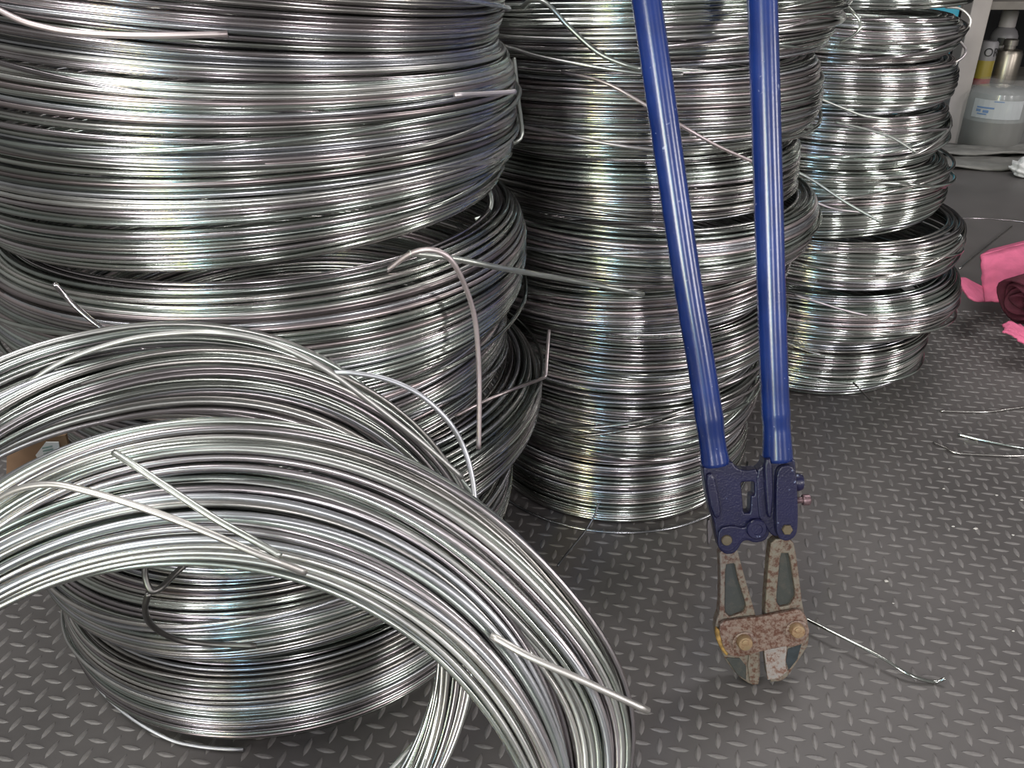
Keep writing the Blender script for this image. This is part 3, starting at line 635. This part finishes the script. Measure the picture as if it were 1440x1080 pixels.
# jug
M_jugw = simple('cloudy_plastic', (.21, .22, .22), .25, coat=.3); M_jugl = simple('grey_contents', (.12, .117, .11), .35, coat=.3)
jc = atz(1387, 212); jc = np.array([jc[0]+.022, jc[1]+.05, 0]); jug = thing('plastic_jug', tuple(jc), 'cloudy plastic jug in a clear bag, beside the cream post', 'jug')
lathe('jug_base', jc, [(.100, .0), (.112, .006), (.116, .03), (.118, .12)], M_jugl, jug, 36)
lathe('jug_body', jc, [(.118, .1201), (.117, .20), (.112, .225), (.090, .24), (.05, .245)], M_jugw, jug, 36)
M_bluep = simple('blue_print', (.06, .16, .36), .5); M_lab = simple('jug_label', (.40, .42, .44), .5)
def arcpatch(name, c, r, a0, a1, z0, z1, mat, parent, th=.0015):
    A_ = np.linspace(a0, a1, 10); V = []
    for rr in (r, r+th):
        for z in (z0, z1): V += [(c[0]+rr*math.sin(a), c[1]-rr*math.cos(a), c[2]+z) for a in A_]
    n = 10; F = [(2*n+i, 2*n+i+1, 3*n+i+1, 3*n+i) for i in range(n-1)]+[(i, n+i, n+i+1, i+1) for i in range(n-1)]
    F += [(i, i+1, 2*n+i+1, 2*n+i) for i in range(n-1)]+[(n+i, 3*n+i, 3*n+i+1, n+i+1) for i in range(n-1)]+[(0, 2*n, 3*n, n), (n-1, 2*n-1, 4*n-1, 3*n-1)]
    return mesh_pd(name, V, F, mat, parent, False)
jl_ = arcpatch('label', jc, .1185, -1.25, .35, .135, .205, M_lab, jug)
for (a0, a1, z0, z1) in [(-1.1, -.55, .172, .178), (-1.1, -.95, .158, .168), (-.88, -.70, .156, .166), (-1.05, -.75, .148, .153), (-.6, -.3, .205-.006, .205-.003)]: arcpatch('blue_print', jc, .1201, a0, a1, z0, z1, M_bluep, jl_, .0006)
M_clear, ntc, bc = new_mat('clear_bag')
bc.inputs['Base Color'].default_value = (.7, .7, .7, 1); bc.inputs['Roughness'].default_value = .2; bc.inputs['Alpha'].default_value = .11
bg = thing('plastic_bag', (jc[0]+.03, jc[1], 0), 'clear crumpled plastic bag wrapped around the cloudy jug', 'bag')
V = []; F = []; nb = 30; prof = [(.125, .002), (.150, .02), (.158, .08), (.155, .15), (.148, .21), (.12, .26), (.07, .275)]
for i, (r, h) in enumerate(prof):
    for k in range(nb):
        a = 2*math.pi*k/nb; rr = r*(1+.06*math.sin(5*a+i)+.04*math.sin(9*a-2*i)); V.append((jc[0]+.03+rr*math.cos(a)*1.08, jc[1]+rr*math.sin(a), h))
for i in range(len(prof)-1):
    for k in range(nb): F.append((i*nb+k, i*nb+(k+1) % nb, (i+1)*nb+(k+1) % nb, (i+1)*nb+k))
mesh_pd('bag_skin', V, F, M_clear, bg, True)
tube('bag_seam', [(jc[0]+.12, jc[1]-.10, .265), (jc[0]+.165, jc[1]-.10, .23), (jc[0]+.175, jc[1]-.105, .16), (jc[0]+.16, jc[1]-.105, .08), (jc[0]+.14, jc[1]-.11, .03)], .004, simple('white_seam', (.7, .7, .7), .5), bg)
# canister
M_can = simple('brushed_canister', (.26, .235, .20), .32, .9); M_cap = simple('canister_cap', (.24, .22, .20), .4, .8)
def on_shelf(px, py, y, z=.225): p = aty(px, py, y); return np.array([p[0], y, z])
cc = on_shelf(1404, 128, 3.74); can = thing('metal_canister', tuple(cc), 'squat metal canister with a narrow screw neck behind the jug', 'canister')
lathe('canister_body', cc, [(.052, 0), (.056, .004), (.056, .115), (.050, .128), (.030, .134)], M_can, can, 32)
lathe('screw_neck', cc+np.array([0, 0, .134]), [(.022, 0), (.022, .012), (.027, .013), (.027, .034), (.022, .037)], M_cap, can, 24)
# spray bottle and tins between post and canister
M_white = simple('white_plastic', (.19, .18, .19), .4); M_dk = simple('black_print', (.02, .02, .022), .5); M_yel = simple('yellow_tin', (.26, .20, .03), .4, coat=.3); M_red = simple('red_tin_band', (.24, .03, .03), .4)
sb = on_shelf(1394, 122, 3.92); spb = thing('white_bottle', tuple(sb), 'tall white plastic bottle standing behind the metal canister', 'bottle')
lathe('bottle_body', sb, [(.050, 0), (.054, .01), (.054, .165), (.045, .185), (.030, .20)], M_white, spb, 28)
lathe('cap', sb+np.array([0, 0, .20]), [(.033, 0), (.033, .06), (.028, .066)], simple('grey_cap', (.36, .33, .33), .5), spb, 24)
arcpatch('dark_mark', sb, .0545, -.9, -.4, .13, .160, M_dk, spb)
tb = on_shelf(1376, 126, 3.70); tin = thing('yellow_tin', tuple(tb), 'yellow and red tin with a white lettered top band beside the post', 'tin')
lathe('tin_body', tb, [(.034, .025), (.034, .095)], M_yel, tin, 24); lathe('red_band', tb, [(.034, 0), (.0345, .002), (.0345, .025)], M_red, tin, 24)
wb_ = lathe('white_band', tb, [(.034, .095), (.034, .16), (.028, .168)], M_white, tin, 24)
tx = bpy.data.curves.new('lettering', 'FONT'); tx.body = 'OR'; tx.size = .046; tx.extrude = .0006; tx.align_x = 'CENTER'
tmp = bpy.data.objects.new('tmp', tx); COL.objects.link(tmp)
me = bpy.data.meshes.new_from_object(tmp.evaluated_get(bpy.context.evaluated_depsgraph_get())); bpy.data.objects.remove(tmp)
for v in me.vertices:
    a = v.co.x/.036; v.co = Vector((.0352*math.sin(a)+v.co.z*0, -.0352*math.cos(a)-v.co.z, v.co.y+.112))
me.materials.clear(); me.materials.append(M_dk); lo = link('lettering', me, wb_)
# teal box, dark blue drum, folded sheets, white lump
tq = aty(1328, 34, 3.25); M_teal = simple('teal_plastic', (.02, .26, .36), .45)
tbx = thing('teal_crate', (tq[0], 3.3, 0), 'teal plastic crate seen over the right stack, left of the post', 'crate')
box('crate_body', (tq[0]-.30, 3.25, 0), (tq[0]+.045, 3.5, tq[2]+.085), M_teal, tbx, .008)
box('crate_rim', (tq[0]-.31, 3.24, tq[2]+.085), (tq[0]+.055, 3.51, tq[2]+.105), M_teal, tbx, .005)
bq = atz(1452, 150); drum = thing('blue_drum', (2.72, 4.05, .225), 'dark navy drum in shadow at the right end of the shelf', 'drum')
lathe('drum_body', (2.72, 4.0, .225), [(.16, 0), (.17, .01), (.17, .12), (.176, .127), (.17, .134), (.17, .25), (.15, .265)], simple('dark_navy_plastic', (.008, .018, .06), .4), drum, 36)
M_sheet = simple('grey_plastic_sheet', (.19, .185, .175), .35, 0, .6, 30, .25, 12)
for k, (y0, h0, nm) in enumerate([(214, .0, 'lower grey folded plastic sheet on the floor in front of the jug'), (208, .03, 'upper pale folded plastic sheet that the jug stands behind')]):
    p = atz(1400, 236 if k == 0 else 222)
    x0, x1, ya, yb = p[0]-.27, p[0]+.5, p[1]-.05, p[1]+(.08 if k else .14); n1, n2 = 16, 7; V = []
    for j in range(n2):
        for i in range(n1):
            x = x0+(x1-x0)*i/(n1-1); y = ya+(yb-ya)*j/(n2-1)
            V.append((x+.02*math.sin(j*1.3), y+.015*math.sin(i*.9+k), .006+k*.018+.006*(1+math.sin(i*1.1+j*1.7+k*2))))
    F = [(j*n1+i, j*n1+i+1, (j+1)*n1+i+1, (j+1)*n1+i) for j in range(n2-1) for i in range(n1-1)]
    o = mesh_pd('folded_sheet', V, F, M_sheet, None, True); md = o.modifiers.new('thickness', 'SOLIDIFY'); md.thickness = .008; md.offset = 0
    tag(o, nm, 'plastic sheet', 'folded sheets')
wl = atz(1440, 252); bm = bmesh.new(); bmesh.ops.create_icosphere(bm, subdivisions=4, radius=1)
for v in bm.verts:
    nrm = v.co.copy(); s = 1+.14*math.sin(6*nrm.x+2)*math.sin(5*nrm.y)+.10*math.sin(11*nrm.z+4*nrm.x)+.05*math.sin(17*nrm.y+3)
    v.co = Vector((nrm.x*.055*s, nrm.y*.05*s, max(0, (nrm.z*.8+.75)*.042*s)))
me = bpy.data.meshes.new('crumpled_rag'); bm.to_mesh(me); bm.free(); me.materials.append(simple('white_rag', (.62, .62, .62), .8, 0, .5, 60)); me.polygons.foreach_set('use_smooth', [True]*len(me.polygons))
o = link('crumpled_rag', me); o.location = (wl[0]+.02, wl[1]+.03, 0); tag(o, 'crumpled white rag on the far floor at the right edge', 'rag')

for o in bpy.data.objects:
    if '_o' in o: del o['_o']
